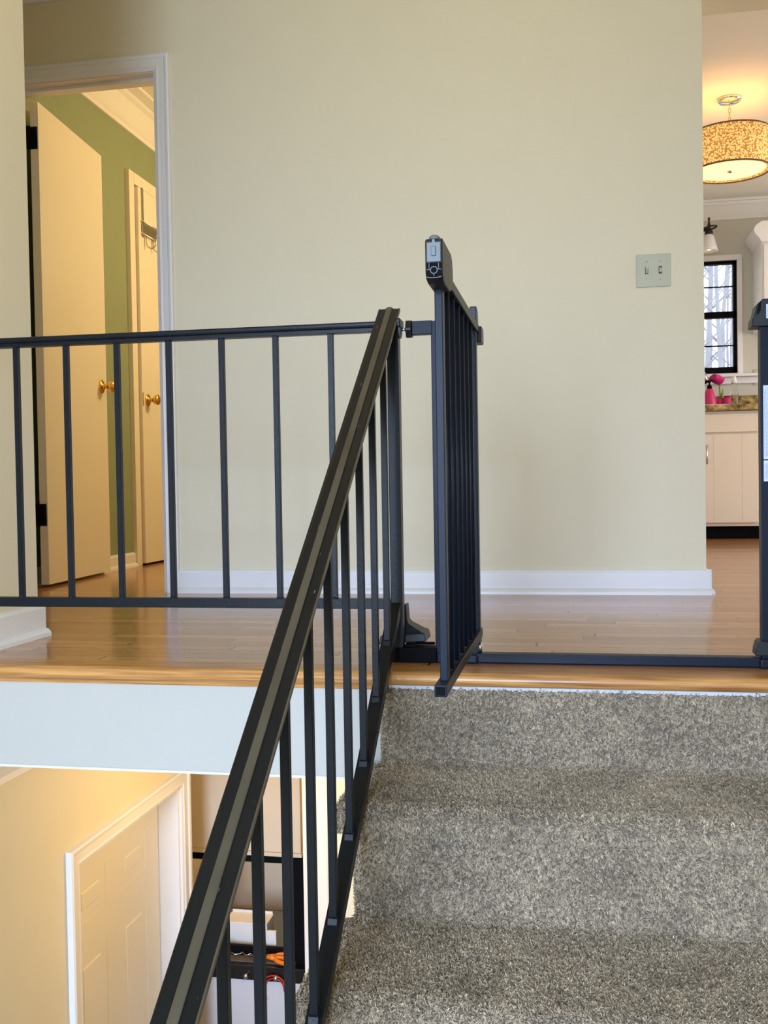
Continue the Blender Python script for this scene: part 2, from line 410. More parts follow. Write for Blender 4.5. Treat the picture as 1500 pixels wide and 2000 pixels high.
b.box(x1-.014, x1-.004, YW+.045, YW+.08, 0, zt-.002); b.box(x0+.004, x1-.004, YW+.045, YW+.08, zt-.014, zt-.002)
b.build('trim_8', 'white', kind=S)

def knob(parent, c, axis_sign, mat='brass', plate=True):
    x, y, z = c; s_ = axis_sign
    b = MB(); b.lathe([(.001, 0), (.033, 0), (.032, .004*s_), (.024, .008*s_), (.013, .010*s_), (.010, .028*s_), (.014, .034*s_), (.024, .042*s_), (.028, .052*s_), (.026, .060*s_), (.016, .066*s_), (.001, .067*s_)], (x, y, z), 'X', 24)
    k = b.build('door_knob', mat, parent); k['label'] = 'brass round door knob'; return k

# bedroom door standing open
ax, ay, bx, by = -2.118, 3.772, -2.176, 4.448
ang = math.atan2(by-ay, bx-ax)
b = MB(); b.box(0, math.hypot(bx-ax, by-ay), 0, .035, .012, 1.982)
d1 = b.build('door_1', 'doorw', kind=S, bevel=.0015); d1.rotation_euler = (0, 0, ang); d1.location = (ax, ay, 0)
W1 = math.hypot(bx-ax, by-ay)
b = MB(); b.lathe([(.001, 0), (.033, 0), (.032, -.004), (.024, -.008), (.013, -.010), (.010, -.028), (.014, -.034), (.024, -.042), (.028, -.052), (.026, -.060), (.016, -.066), (.001, -.067)], (W1-.065, 0, .885), 'Y', 24)
k = b.build('door_knob', 'brass'); k.parent = d1
for z in (1.835, .30):
    b = MB(); b.box(-.004, -.001, .004, .032, z-.045, z+.045, bev=.0012); b.lathe([(.001, -.047), (.0055, -.047), (.0055, .047), (.001, .047)], (-.006, .037, z), 'Z', 12)
    b.box(-.012, -.008, .038, .068, z-.045, z+.045)
    k = b.build('hinge', 'black'); k.parent = d1
# closet door and casing on the green wall
b = MB(); b.box(-2.232, -2.198, 4.9, 5.66, .012, 1.972); d2 = b.build('door_2', 'doorw', kind=S, bevel=.0015)
kb = knob(d2, (-2.198, 4.965, .87), 1)
b = MB(); b.box(-2.2, -2.1972, 4.902, 4.912, .835, .905); k = b.build('latch_plate', 'brass'); k.parent = d2
b = MB(); b.box(-2.245, -2.215, 4.835, 4.895, 0, 2.045, bev=.003); b.box(-2.245, -2.215, 5.665, 5.72, 0, 2.045, bev=.003); b.box(-2.245, -2.2145, 4.896, 5.664, 1.985, 2.045, bev=.003)
b.build('trim_9', 'doorw', kind=S)

# over-door hook rack
t = thing('over_door_hook_rack', 'grey metal hook rack hanging over the top of the closet door', 'hook rack', (-2.18, 5.1, 1.75))
X0 = -2.192
for y in (4.945, 5.42):
    b = MB(); b.box(X0-.002, X0, y-.008, y+.008, 1.72, 1.974); b.box(-2.236, X0, y-.008, y+.008, 1.973, 1.9755); b.build('strap', 'nickel', t)
b = MB(); b.tube([(X0+.004, 4.92, 1.80), (X0+.004, 5.46, 1.80)], .004, 8); b.tube([(X0+.004, 4.92, 1.735), (X0+.004, 5.46, 1.735)], .004, 8)
b.box(X0, X0+.003, 4.93, 5.45, 1.745, 1.79); b.build('rail', 'nickel', t)
for i in range(6):
    y = 4.97+i*.088
    pts = [(X0+.004, y, 1.74)]+[(X0+.03-.026*math.cos(a), y+.002*a, 1.70-.034*math.sin(a)) for a in [PI*j/10 for j in range(11)]]+[(X0+.06, y+.006, 1.725)]
    b = MB(); b.tube(pts, .0035, 8); b.lathe([(.001, -.006), (.006, -.004), (.006, .004), (.001, .006)], (X0+.06, y+.006, 1.729), 'Z', 10); b.build('hook', 'nickel', t)

# ---------------------------------------------------------------- stairs
RZ = [-.2, -.41, -.615, -.82, -1.025]; RY = [2.10, 1.815, 1.53, 1.245, .96]
b = MB()
for i in range(5):
    b.box(-.395, .5, (RY[i+1]-.002) if i < 4 else -3.5, RY[i]-.012, -2.68 if i == 4 else RZ[i]-.21, RZ[i]-.012)
b.box(-1.44, -.395, -3.5, .62, -1.24, RZ[4]-.012)
b.build('stairs', 'stringer', kind=S)
# carpet base surface: profile in (y, z)
def carpet_profile(i):
    """riser i then tread i, rounded nose"""
    y, z = RY[i], RZ[i]
    topz = (-.034 if i == 0 else RZ[i-1]-.045)
    p = [(y-.008, topz), (y-.009, z+.014), (y-.016, z+.003)]
    yn = (RY[i+1]-.032) if i < 4 else .6
    p += [(y-.03, z), (yn+.022, z)]
    for k in range(1, 8):
        a = PI/2+PI*k/8; p.append((yn+.022+.024*math.cos(a), z-.024+.024*math.sin(a)))
    if i < 4: p += [(yn+.022, z-.048)]
    return p
b = MB()
for i in range(5):
    pr = carpet_profile(i); k = len(pr)
    vs = []
    for j, (y, z) in enumerate(pr):
        xl = -.405 if j < 3 else -.436
        vs += [(xl, y, z), (.498, y, z)]
    b.poly(vs, [(2*j, 2*j+1, 2*j+3, 2*j+2) for j in range(k-1)])
    # side wrap of the tread
    yn = (RY[i+1]-.032) if i < 4 else .6
    b.poly([(-.436, RY[i]-.012, RZ[i]), (-.436, yn+.012, RZ[i]), (-.436, yn, RZ[i]-.02), (-.436, yn+.008, RZ[i]-.046), (-.436, RY[i]-.012, RZ[i]-.046)], [(0, 1, 2, 3, 4)])
    b.poly([(-.436, yn+.005, RZ[i]-.046), (-.436, RY[i]-.012, RZ[i]-.046), (-.395, RY[i]-.012, RZ[i]-.046), (-.395, yn+.005, RZ[i]-.046)], [(0, 1, 2, 3)])
base_c = b.build('stair_carpet', 'carpetbase')
base_c['kind'] = S
# frayed latex edge under the nosing
b = MB(); N = 260; vs = []; x = -.39
for i in range(N+1):
    x = -.39+.885*i/N; vs += [(x, 2.0885, -.028), (x, 2.0885, -.036-.004*rng.random())]
b.poly(vs, [(2*i, 2*i+1, 2*i+3, 2*i+2) for i in range(N)]); b.build('trim_10', 'latex', kind=S, fix=False)

def vnoise(x, y, s, seed):
    g = np.random.default_rng(seed).random((64, 64)); x = x*s; y = y*s
    i = np.floor(x).astype(int); j = np.floor(y).astype(int); fx = x-i; fy = y-j; fx = fx*fx*(3-2*fx); fy = fy*fy*(3-2*fy)
    G = lambda a, c: g[a % 64, c % 64]
    return (G(i, j)*(1-fx)+G(i+1, j)*fx)*(1-fy)+(G(i, j+1)*(1-fx)+G(i+1, j+1)*fx)*fy
def tufts():
    P_, N_, UV_ = [], [], []
    den = 330000
    run = 0
    for i in range(3):
        pr = np.array(carpet_profile(i)); seg = np.diff(pr, axis=0); ln = np.hypot(*seg.T)
        for j, l in enumerate(ln):
            if i == 2 and j > 2: continue
            xl = -.407 if j < 3 else -.438
            n = int(den*l*(.498-xl)); t = rng.random(n); x = xl+(.498-xl)*rng.random(n)
            y = pr[j, 0]+seg[j, 0]*t; z = pr[j, 1]+seg[j, 1]*t
            if i == 0 and j == 0:
                top = -.0285-.010*vnoise(x, x*0, 45, 5)*(vnoise(x, x*0, 7, 6) > .55); keep = z < top; x, y, z, t = x[keep], y[keep], z[keep], t[keep]; n = len(x)
            nr = np.array([0, seg[j, 1], -seg[j, 0]])/l; nr = -nr if (j < 3 and nr[1] > 0) else nr
            if j >= 3 and seg[j, 0] < 0 and nr[2] < 0: nr = -nr
            P_.append(np.stack([x, y, z], 1)); N_.append(np.tile(nr, (n, 1))); UV_.append(np.stack([x, run+l*t], 1)); run += l
        # tread side
        yn = RY[i+1]-.032; n = int(den*(RY[i]-yn)*.05)
        if i < 2:
            P_.append(np.stack([np.full(n, -.436), yn+(RY[i]-.012-yn)*rng.random(n), RZ[i]-.048*rng.random(n)], 1)); N_.append(np.tile([-1., 0, 0], (n, 1))); UV_.append(np.stack([P_[-1][:, 1]*3, P_[-1][:, 2]*3], 1))
            n = int(den*.2*.012)   # riser left edge
            P_.append(np.stack([np.full(n, -.405), RY[i]-.012*rng.random(n), RZ[i]+.15*rng.random(n)], 1)); N_.append(np.tile([-1., 0, 0], (n, 1))); UV_.append(np.stack([P_[-1][:, 1]*3, P_[-1][:, 2]*3], 1))
    P, N, UV = np.concatenate(P_), np.concatenate(N_), np.concatenate(UV_); n = len(P)
    rnd = rng.normal(size=(n, 3)); rnd -= N*(rnd*N).sum(1, keepdims=True)
    fld = vnoise(UV[:, 0], UV[:, 1], 9, 1)-.5; fl2 = vnoise(UV[:, 0], UV[:, 1], 9, 2)-.5
    lean = np.stack([fld*1.4, np.abs(N[:, 2])*(.35+fl2*.9), -np.abs(N[:, 1])*(.9+fl2*1.4)], 1); lean -= N*(lean*N).sum(1, keepdims=True)
    clump = np.random.default_rng(3).normal(size=(4096, 3))*.9
    key = (np.floor(UV[:, 0]/.0055).astype(int)*73+np.floor(UV[:, 1]/.0055).astype(int)*151) % 4096
    d = N+lean*.8+rnd*.35+clump[key]*.55; d /= np.linalg.norm(d, axis=1, keepdims=True)
    ln = (.0060+.0035*rng.random(n))[:, None]*(.9+.25*(vnoise(UV[:, 0], UV[:, 1], 60, 8)-.5)[:, None])
    side = np.cross(d, rng.normal(size=(n, 3))); side /= np.linalg.norm(side, axis=1, keepdims=True)
    w_ = (.00075+.0004*rng.random(n))[:, None]
    d2 = d+rnd*.7-N*.3; d2 /= np.linalg.norm(d2, axis=1, keepdims=True)
    mid = P+d*ln*.6; tip = mid+d2*ln*.45
    V = np.stack([P-side*w_, P+side*w_, mid-side*w_, mid+side*w_, tip-side*w_*.6, tip+side*w_*.6], 1).reshape(-1, 3)
    base_i = (np.arange(n)*6)[:, None]
    q = np.concatenate([base_i+np.array([0, 1, 3, 2]), base_i+np.array([2, 3, 5, 4])], 1).reshape(-1)
    me = bpy.data.meshes.new('carpet_pile'); me.vertices.add(len(V)); me.vertices.foreach_set('co', V.astype(np.float32).ravel())
    nf = 2*n; me.loops.add(nf*4); me.loops.foreach_set('vertex_index', q.astype(np.int32))
    me.polygons.add(nf); me.polygons.foreach_set('loop_start', (np.arange(nf)*4).astype(np.int32)); 
    me.update(calc_edges=True)
    col = .5+.5*(np.random.default_rng(9).random(4096)[key]-.5)+.28*rng.normal(size=n)*.6+.28*(vnoise(UV[:, 0], UV[:, 1], 12, 4)-.5)
    dark = rng.random(n) < .05; col[dark] = .05
    c6 = np.repeat(np.clip(col, 0, 1), 6); 
    at = me.attributes.new('tuft', 'FLOAT', 'POINT'); at.data.foreach_set('value', c6.astype(np.float32))
    me.materials.append(M['carpet'])
    o = bpy.data.objects.new('carpet_pile', me); COL.objects.link(o)
    o['kind'] = 'stuff'; tag(o, 'taupe frieze carpet pile covering the stair treads and risers', 'carpet')
tufts()

# ---------------------------------------------------------------- lower level
LZ = -2.68
b = MB(); b.box(-1.6, 1.5, .4, 5.0, LZ-.1, LZ); b.build('floor_lower', 'vinyl', kind=S)
b = MB(); b.box(-1.6, 1.5, 2.125, 4.7, -.25, -.236); b.build('ceiling_lower', 'ceil', kind=S)
b = MB(); YD0, YD1, ZD = 2.68, 3.452, -.705
b.box(-1.62, -1.44, -3.62, YD0, LZ, -.236); b.box(-1.62, -1.44, YD1, 3.57, LZ, -.236); b.box(-1.62, -1.44, YD0, YD1, ZD, -.236)
b.build('wall_lower_left', 'cream', kind=S)
b = MB(); b.box(-.98, 1.2, 3.57, 3.68, LZ, -.236); b.box(-1.62, -.98, 3.57, 3.68, -.5, -.236); b.build('wall_lower_back', 'cream', kind=S)
b = MB(); b.box(-.36, -.28, .6, 3.57, LZ, -.5); b.build('wall_lower_right', 'cream', kind=S)
# casing of the panelled door
b = MB(); a = casing_profile(.064)
k = len(a)
for (ya, sgn, zb) in ((YD0, -1, LZ), (YD1, 1, LZ)):
    b.poly([(-1.44+v*1.1, ya+sgn*u, zb) for u, v in a]+[(-1.44+v*1.1, ya+sgn*u, ZD+u) for u, v in a], [tuple(range(k)), tuple(range(k, 2*k))]+[(i, (i+1) % k, k+(i+1) % k, k+i) for i in range(k)])
b.poly([(-1.44+v*1.1, YD0-u, ZD+u) for u, v in a]+[(-1.44+v*1.1, YD1+u, ZD+u) for u, v in a], [(i, (i+1) % k, k+(i+1) % k, k+i) for i in range(k)])
b.box(-1.56, -1.441, YD1-.01, YD1+.006, LZ, ZD+.004); b.box(-1.56, -1.441, YD0-.006, YD0+.01, LZ, ZD+.004); b.box(-1.56, -1.441, YD0, YD1, ZD-.006, ZD+.008)
b.build('trim_11', 'white', kind=S)
# six panel door
b = MB(); xf = -1.52; y0, y1 = YD0+.012, YD1-.014; ztop = ZD-.010
stl = .115; ms = .10; pw = (y1-y0-2*stl-ms)/2
ps = [y0, y0+stl, y0+stl+pw, y0+stl+pw+ms, y1-stl, y1]
zs = [ztop, ztop-.105, ztop-.245, ztop-.345, ztop-.98, ztop-1.12, ztop-1.76, LZ+.012]
for r_ in range(7):
    for c in range(5):
        ya, yb_, za, zb = ps[c], ps[c+1], zs[r_+1], zs[r_]
        if r_ % 2 == 1 and c % 2 == 1:
            ins = [(0, 0), (.008, -.015), (.018, -.016), (.046, .002)]
            rings = []
            for d_, dx in ins:
                rings.append([(xf+dx, ya+d_, za+d_), (xf+dx, yb_-d_, za+d_), (xf+dx, yb_-d_, zb-d_), (xf+dx, ya+d_, zb-d_)])
            vs = [p for q in rings for p in q]; fs = []
            for i in range(3): fs += [(4*i+j, 4*i+(j+1) % 4, 4*i+4+(j+1) % 4, 4*i+4+j) for j in range(4)]
            fs.append((12, 13, 14, 15)); b.poly(vs, fs)
        else: b.poly([(xf, ya, za), (xf, yb_, za), (xf, yb_, zb), (xf, ya, zb)], [(0, 1, 2, 3)])
bmesh.ops.remove_doubles(b.bm, verts=b.bm.verts[:], dist=1e-5)
b.box(xf-.034, xf-.001, y0, y1, LZ+.012, ztop)
b.build('door_3', 'doorw', kind=S)
# alcove doorway trim at the end wall
b = MB(); a = casing_profile(.095); k = len(a)
b.poly([(-.985+u, 3.57-v*1.3, LZ) for u, v in a]+[(-.985+u, 3.57-v*1.3, -.26) for u, v in a], [tuple(range(k)), tuple(range(k, 2*k))]+[(i, (i+1) % k, k+(i+1) % k, k+i) for i in range(k)])
b.box(-1.004, -.98, 3.572, 3.72, LZ, -.5)
b.build('trim_12', 'doorw', kind=S)  # warmer paint than the white trim, standing in for warm lamp light
# alcove
b = MB(); b.box(-1.62, -.9, 4.35, 4.45, LZ, -.24); b.box(-.96, -.86, 3.68, 4.35, LZ, -.24); b.box(-1.72, -1.62, 3.57, 4.45, LZ, -.24)
b.build('wall_alcove', 'tan', kind=S)
b = MB(); b.box(-1.60, -1.06, 3.74, 3.77, -1.036, -.45, bev=.002); b.box(-1.60, -1.055, 3.73, 3.775, -1.050, -1.036)
b.build('trim_13', 'tan', kind=S)

# black framed utility cabinet in the alcove
t = thing('utility_cabinet', 'white cabinet with black framed open niche at the end of the lower hall', 'cabinet', (-1.3, 3.9, LZ))
b = MB(); b.box(-1.60, -1.06, 3.75, 4.25, LZ, -1.556); b.build('cabinet_body', 'greyw', t, bevel=.003)
b = MB(); b.box(-1.60, -1.055, 3.74, 4.26, -1.555, -1.497, bev=.003); b.build('black_top', 'blackg', t)
b = MB(); b.box(-1.60, -1.055, 3.76, 3.84, -1.088, -1.052); b.box(-1.145, -1.055, 3.79, 4.26, -1.497, -1.088); b.box(-1.60, -1.145, 3.812, 3.83, -1.497, -1.455); b.build('niche_frame', 'black', t)
b = MB(); b.box(-1.60, -1.145, 3.832, 4.25, -1.497, -1.4965); b.build('niche_shelf', 'greyp', t)
for x in (-1.395, -1.293, -1.17):
    b = MB(); b.lathe([(.001, -.02), (.010, -.018), (.011, -.008), (.005, 0), (.005, .004)], (x, 3.742, -1.535), 'Y', 14); b.build('knob', 'steel', t)
b = MB(); b.box(-1.52, -1.10, 3.765, 3.811, -1.4965, -1.4905); tag(b.build('work_mat', 'mat'), 'worn brown mat lying on the black cabinet top', 'mat')
t = thing('white_box', 'open white cardboard box standing in the black framed niche', 'box', (-1.34, 3.93, -1.497))
b = MB(); b.box(-1.435, -1.25, 3.88, 3.98, -1.4960, -1.390, bev=.004); b.build('box_body', 'paper', t)
b = MB(); b.box(-1.43, -1.255, 3.978, 3.981, -1.392, -1.380); b.build('box_flap', 'paper', t)
b = MB(); b.box(-1.245, -1.205, 3.86, 3.876, -1.4960, -1.41, bev=.003); tag(b.build('paper_packet', 'paper'), 'small white paper packet leaning against the white box', 'packet')
# orange handled scissors
t = thing('scissors', 'orange handled scissors lying on the black cabinet top', 'scissors', (-1.12, 3.80, -1.487))
def loop(cx, cy, rx, ry, ang, z, r=.007):
    pts = []
    for k in range(20):
        a = 2*PI*k/20; x, y = rx*math.cos(a), ry*math.sin(a)
        pts.append((cx+x*math.cos(ang)-y*math.sin(ang), cy+x*math.sin(ang)+y*math.cos(ang), z+.002*math.sin(a)))
    return pts
z = -1.478
b = MB(); b.tube(loop(-1.150, 3.800, .040, .015, .15, z), .0085, 8, closed=True); b.tube([(-1.185, 3.795, z), (-1.222, 3.788, z)], [.0105, .008], 8); b.build('handle', 'orangep', t)
b = MB(); b.tube(loop(-1.145, 3.762, .040, .015, -.35, z), .0085, 8, closed=True); b.tube([(-1.182, 3.776, z), (-1.222, 3.784, z)], [.0105, .008], 8); b.build('handle', 'orangep', t)
b = MB(); b.prism([(-1.222, 3.780), (-1.222, 3.792), (-1.29, 3.794), (-1.315, 3.792)], 'Z', z-.002, z+.001); b.build('blade', 'steel', t)
# red cable
pts = [(-1.178+.050*math.cos(a), 3.731, -1.575+.050*math.sin(a)*(1 if math.sin(a) > 0 else 1.3)) for a in [PI*(-.12+1.4*k/26) for k in range(27)]]
pts2 = [(-1.176+.040*math.cos(a), 3.731, -1.577+.041*math.sin(a)) for a in [PI*(-.05+1.15*k/22) for k in range(23)]]
b = MB(); b.tube(pts, .0035, 8); b.tube(pts2, .0030, 8); tag(b.build('red_cable', 'redc'), 'loop of red cable hanging over the black cabinet edge', 'cable')
# small tangle of wire and a steel pin at the left of the mat
pts = [(-1.40+.015*k+.004*math.sin(k*2.1), 3.795+.008*math.sin(k*1.7), -1.478+.006*math.cos(k*2.7)) for k in range(9)]
b = MB(); b.tube(pts, .0022, 6); tag(b.build('wire_scrap', 'steel'), 'twisted scrap of silver wire on the brown mat', 'wire')
b = MB(); b.tube([(-1.425, 3.775, -1.486), (-1.385, 3.806, -1.440)], .003, 8); tag(b.build('steel_rod', 'steel'), 'thin steel rod leaning up at the left of the brown mat', 'rod')

# ---------------------------------------------------------------- railing
SL = .724; NX, NY = -.388, 2.2
rl = thing('railing', 'black wrought iron railing along the hall edge and down the stairs', 'railing', (NX, NY, 0))
CAP = [(-.0235, -.0035), (-.025, .000), (-.025, .0055), (-.0225, .0080), (-.0195, .0066), (-.0085, .0072), (-.0062, .0100), (-.0042, .0112), (.0042, .0112), (.0062, .0100), (.0085, .0072), (.0195, .0066), (.0225, .0080), (.025, .0055), (.025, .000), (.0235, -.0035), (.0125, -.0035), (.0125, -.0125), (-.0125, -.0125), (-.0125, -.0035)]
CAPM = [0]*len(CAP)
for i in (6, 7, 8): CAPM[i] = 1
CAPM[1] = CAPM[2] = 0; CAPM[12] = CAPM[13] = 2
HX = -.400
b = MB(); b.sweep(CAP, (HX, 2.222, .770+SL*.022), (HX, .55, .770-SL*1.65), (1, 0, 0), (0, 0, 1), CAPM)
b.build('handrail', ['cap', 'worn', 'lip'], rl, bevel=.0006, seg=1)['label'] = 'sloping handrail with a rounded crown, wear and reflected sheen painted on'
b = MB(); b.sweep(CAP, (-1.44, NY, .7535), (-.374, NY, .7505), (0, 1, 0), (0, 0, 1)); b.box(-.378, -.368, NY-.025, NY+.025, .744, .764, bev=.003)
b.build('guard_rail', ['iron'], rl, bevel=.0006, seg=1)
b = MB(); b.box(NX-.0135, NX+.0135, NY-.0135, NY+.0135, .0, .757, bev=.002); b.build('newel_post', 'iron', rl)
b = MB(); b.box(-1.44, NX-.0135, NY-.0115, NY+.0115, .119, .1415, bev=.0015); b.build('bottom_rail', 'iron', rl)
BX = -.392; zl = lambda y: .130-SL*(2.2-y)
b = MB()
y_a, y_b = 2.19, .45
b.sweep([(-.0135, -.014), (.0135, -.014), (.0135, .014), (-.0135, .014)], (BX, y_a, zl(y_a)), (BX, y_b, zl(y_b)), (1, 0, 0), (0, 0, 1)); b.build('bottom_rail', 'iron', rl, bevel=.001)
for i in range(8):
    x = -.5316-i*.1292
    if x < -1.43: break
    b = MB(); b.box(x-.00635, x+.00635, NY-.00635, NY+.00635, .140, .744); b.lathe([(.0095, 0), (.0088, .003), (.0062, .006)], (x, NY, .1405), 'Z', 8); b.build('baluster', 'iron', rl, bevel=.0008, seg=1)
for i in range(13):
    y = 2.09-.1292*i
    zb, zt = zl(y)+.008, .762-SL*(2.2-y)
    b = MB(); b.box(BX-.0065, BX+.0065, y-.0065, y+.0065, zb, zt)
    zc = zl(y)+.014
    b.prism([(y-.013, zc-.0095), (y+.009, zc+.0065), (y+.0085, zc+.011), (y-.009, zc+.001)], 'X', BX-.0085, BX+.0085)
    b.build('baluster', 'iron', rl, bevel=.0008, seg=1)

# ---------------------------------------------------------------- safety gate
GY = 2.2
g = thing('safety_gate', 'dark charcoal metal baby gate standing open at the top of the stairs', 'gate', (-.2, GY, 0))
def gbox(name, *a, mat='gate', bev=.0012, parent=None):
    b = MB(); b.box(*a, bev=bev); return b.build(name, mat, parent or g)
gbox('threshold_bar', -.30, .385, 2.188, 2.222, .001, .022, bev=.003)
gbox('threshold_extension', -.402, -.30, 2.184, 2.226, .001, .034, mat='black', bev=.002)  # matte black puts the shadow on this end into its colour
gbox('threshold_socket', -.238, -.208, 2.178, 2.228, .001, .020, mat='gate', bev=.004)
gbox('threshold_socket', .380, .43, 2.176, 2.228, .0005, .021, mat='gate', bev=.005)
gbox('frame_post', -.303, -.281, 2.194, 2.216, .02, .757)
gbox('frame_post', -.232, -.210, 2.194, 2.216, .02, .757)
gbox('frame_post', .386, .412, 2.188, 2.216, .018, .72)
b = MB(); b.prism([(.372, .027), (.373, .040), (.377, .055), (.383, .060), (.392, .058), (.412, .058), (.412, .027)], 'Y', 2.180, 2.224); b.build('post_foot', 'plastic', g, bevel=.002)
gbox('extension_arm', -.345, -.300, 2.192, 2.212, .728, .758, bev=.0015)
b = MB()
pts = []
for k in range(24):
    a = 2*PI*k/24; r_ = .0205 if (k//2) % 2 == 0 else .0185; pts.append((2.202+r_*math.cos(a), .742+r_*math.sin(a)))
b.prism(pts, 'X', -.3585, -.3455); b.build('adjustment_knob', 'plastic', g, bevel=.001)
b = MB(); b.tube([(-.371, 2.202, .742), (-.3585, 2.202, .742)], .0038, 12); b.build('spindle', 'steel', g)
b = MB(); b.lathe([(.001, -.3735), (.020, -.3735), (.0205, -.372), (.018, -.3705), (.008, -.3695), (.001, -.3695)], (0, 2.202, .742), 'X', 28); b.build('wall_cup', 'greyp', g)
# flared mounting shoe at the newel
b = MB()
sec = [(.120, .016, .018), (.085, .018, .020), (.076, .022, .026), (.068, .036, .030), (.060, .050, .034), (.056, .060, .038), (.038, .064, .040)]
vs = []
for z, wx, wy in sec:
    cx_ = -.392; vs += [(cx_-wx*.7, 2.262-wy, z-.004), (cx_+wx, 2.262-wy, z+.004), (cx_+wx, 2.262+wy, z+.004), (cx_-wx*.7, 2.262+wy, z-.004)]
fs = [(0, 1, 2, 3), tuple(range(len(vs)-4, len(vs)))]
for i in range(len(sec)-1): fs += [(4*i+j, 4*i+(j+1) % 4, 4*i+4+(j+1) % 4, 4*i+4+j) for j in range(4)]
b.poly(vs, fs); b.build('mounting_shoe', 'plastic', g, bevel=.002)
b = MB(); b.tube([(-.36, 2.235, .036), (-.310, 2.235, .0365)], .0035, 8); b.build('spindle', 'black', g)
gbox('extension_knob', -.372, -.350, 2.19, 2.222, .033, .040, mat='black', bev=.001)
# swinging panel
PX = -.2045
gbox('gate_post', PX-.0065, PX+.0065, 1.575, 1.600, .078, .712, bev=.0015)
gbox('gate_post', PX-.0065, PX+.0065, 2.135, 2.160, .078, .732, bev=.0015)
for i in range(6):
    y = 1.668+.0775*i
    b = MB(); b.tube([(PX, y, .085), (PX, y, .722)], .0062, 12); b.build('bar', 'gate', g)
gbox('bottom_rail', PX-.0100, PX+.0095, 1.532, 2.165, .0645, .083, bev=.0012)
b = MB(); b.box(PX-.0072, PX+.0067, 1.5305, 1.5322, .0672, .0803, bev=.0008); b.box(PX-.004, PX+.0035, 1.5298, 1.531, .0705, .077, bev=.0006)
b.build('dark_end_hole', 'black', g)['label'] = 'black square painted as the dark hole in the bottom rail end'  # flat black boxes paint the dark of the hollow rail end
b = MB(); b.box(PX-.008, PX+.010, 1.60, 2.165, .722, .740, bev=.002); b.build('top_rail', 'gate', g)
# latch housing
lh = MB(); pr = [(1.505, .7145), (1.505, .764), (1.512, .7675), (1.618, .7675), (1.632, .760), (1.640, .742), (1.640, .722), (1.63, .712), (1.60, .703), (1.53, .703), (1.512, .706)]
HXc = -.2015
lh.prism(pr, 'X', HXc-.0132, HXc+.0132); ho = lh.build('latch_housing', 'plastic', g, bevel=.002)
def sub(nm, mb, mat):
    o_ = mb.build(nm, mat); o_.parent = ho; o_.matrix_parent_inverse = Matrix.Translation(-g.location) @ Matrix.Identity(4); return o_
def subp(nm, mb, mat, parent):
    o_ = mb.build(nm, mat); o_.parent = parent; return o_
b = MB(); b.box(HXc-.0105, HXc+.0105, 1.5030, 1.5055, .7310, .7600, bev=.0006); b.box(HXc-.002, HXc+.002, 1.5030, 1.506, .7595, .7645)
b.box(HXc-.0035, HXc+.0035, 1.4995, 1.504, .7395, .7535, bev=.001); subp('latch_slider', b, 'greyp', ho)
b = MB(); b.lathe([(.001, .7735), (.0055, .7730), (.0085, .7700), (.0088, .7665), (.001, .7665)], (HXc, 1.516, 0), 'Z', 20); subp('release_button', b, 'greyp', ho)
b = MB(); b.box(HXc-.0112, HXc+.0112, 1.5042, 1.5056, .7085, .7300); subp('end_socket', b, 'black', ho)
b = MB()
b.tube([(HXc+.0052*math.cos(2*PI*k/24), 1.5035, .7185+.0052*math.sin(2*PI*k/24)) for k in range(24)], .0008, 6, closed=True)
for (x0_, z0_, x1_, z1_) in ((-.0112, .7195, -.0052, .7195), (.0052, .7195, .0112, .7195), (-.0072, .7195, -.0072, .7295), (.0072, .7195, .0072, .7295), (0, .7133, 0, .7088)):
    b.tube([(HXc+x0_, 1.5035, z0_), (HXc+x1_, 1.5035, z1_)], .0006, 6)
b.tube([(HXc-.0115+.023*k/10, 1.5035, .7085+.0000-.0016*math.sin(PI*k/10)) for k in range(11)], .0007, 6)
subp('socket_ribs', b, 'rib', ho)
# hinges
b = MB(); b.prism([(2.165, .737), (2.165, .779), (2.185, .779), (2.200, .770), (2.206, .755), (2.206, .737)], 'X', -.214, -.199); b.prism([(2.170, .702), (2.170, .737), (2.215, .737), (2.220, .728), (2.220, .702)], 'X', -.212, -.189)
b.build('hinge_bracket', 'plastic', g, bevel=.002)
b = MB(); b.box(-.214, -.2005, 2.165, 2.205, .046, .080, bev=.002); b.build('hinge_bracket', 'plastic', g)
b = MB(); b.tube([(-.2045, 2.203, .020), (-.2045, 2.203, .048)], .0042, 12); b.build('hinge_pin', 'steel', g)
# latch cup on the right post
b = MB(); b.prism([(.368, .711), (.3695, .727), (.374, .736), (.379, .757), (.390, .7675), (.47, .7675), (.47, .711)], 'Y', 2.178, 2.228); cup = b.build('latch_cup', 'plastic', g, bevel=.002)
b = MB(); b.prism([(.3775, .7360), (.3815, .7555), (.3865, .7615), (.3855, .7440), (.3810, .7360)], 'Y', 2.1765, 2.1785); subp('finger_slot', b, 'black', cup)
def label_at(x0_, x1_, z0_, z1_, y, rows, parent, hdr=None):
    b = MB(); b.box(x0_, x1_, y-.0006, y, z0_, z1_); b.mi = 1
    x = x0_+.002
    while x < x1_-.002:
        z = z1_-.004-random.random()*.006
        while z > z0_+.006:
            l = .002+random.random()*.006; b.box(x, x+.0008, y-.0008, y-.0006, max(z-l, z0_+.003), z); z -= l+.0012
        x += .0026
    o_ = b.build('warning_label', ['label', 'ink']); o_.parent = parent; o_['label'] = 'pale sticker with rows of fine print'; return o_
label_at(.3965, .43, .727, .756, 2.178, 4, cup)
pst = [c for c in g.children if c.name.startswith('frame_post')][-1]
label_at(.3915, .4115, .437, .590, 2.188, 6, pst); label_at(.3915, .4115, .391, .4345, 2.188, 3, pst)
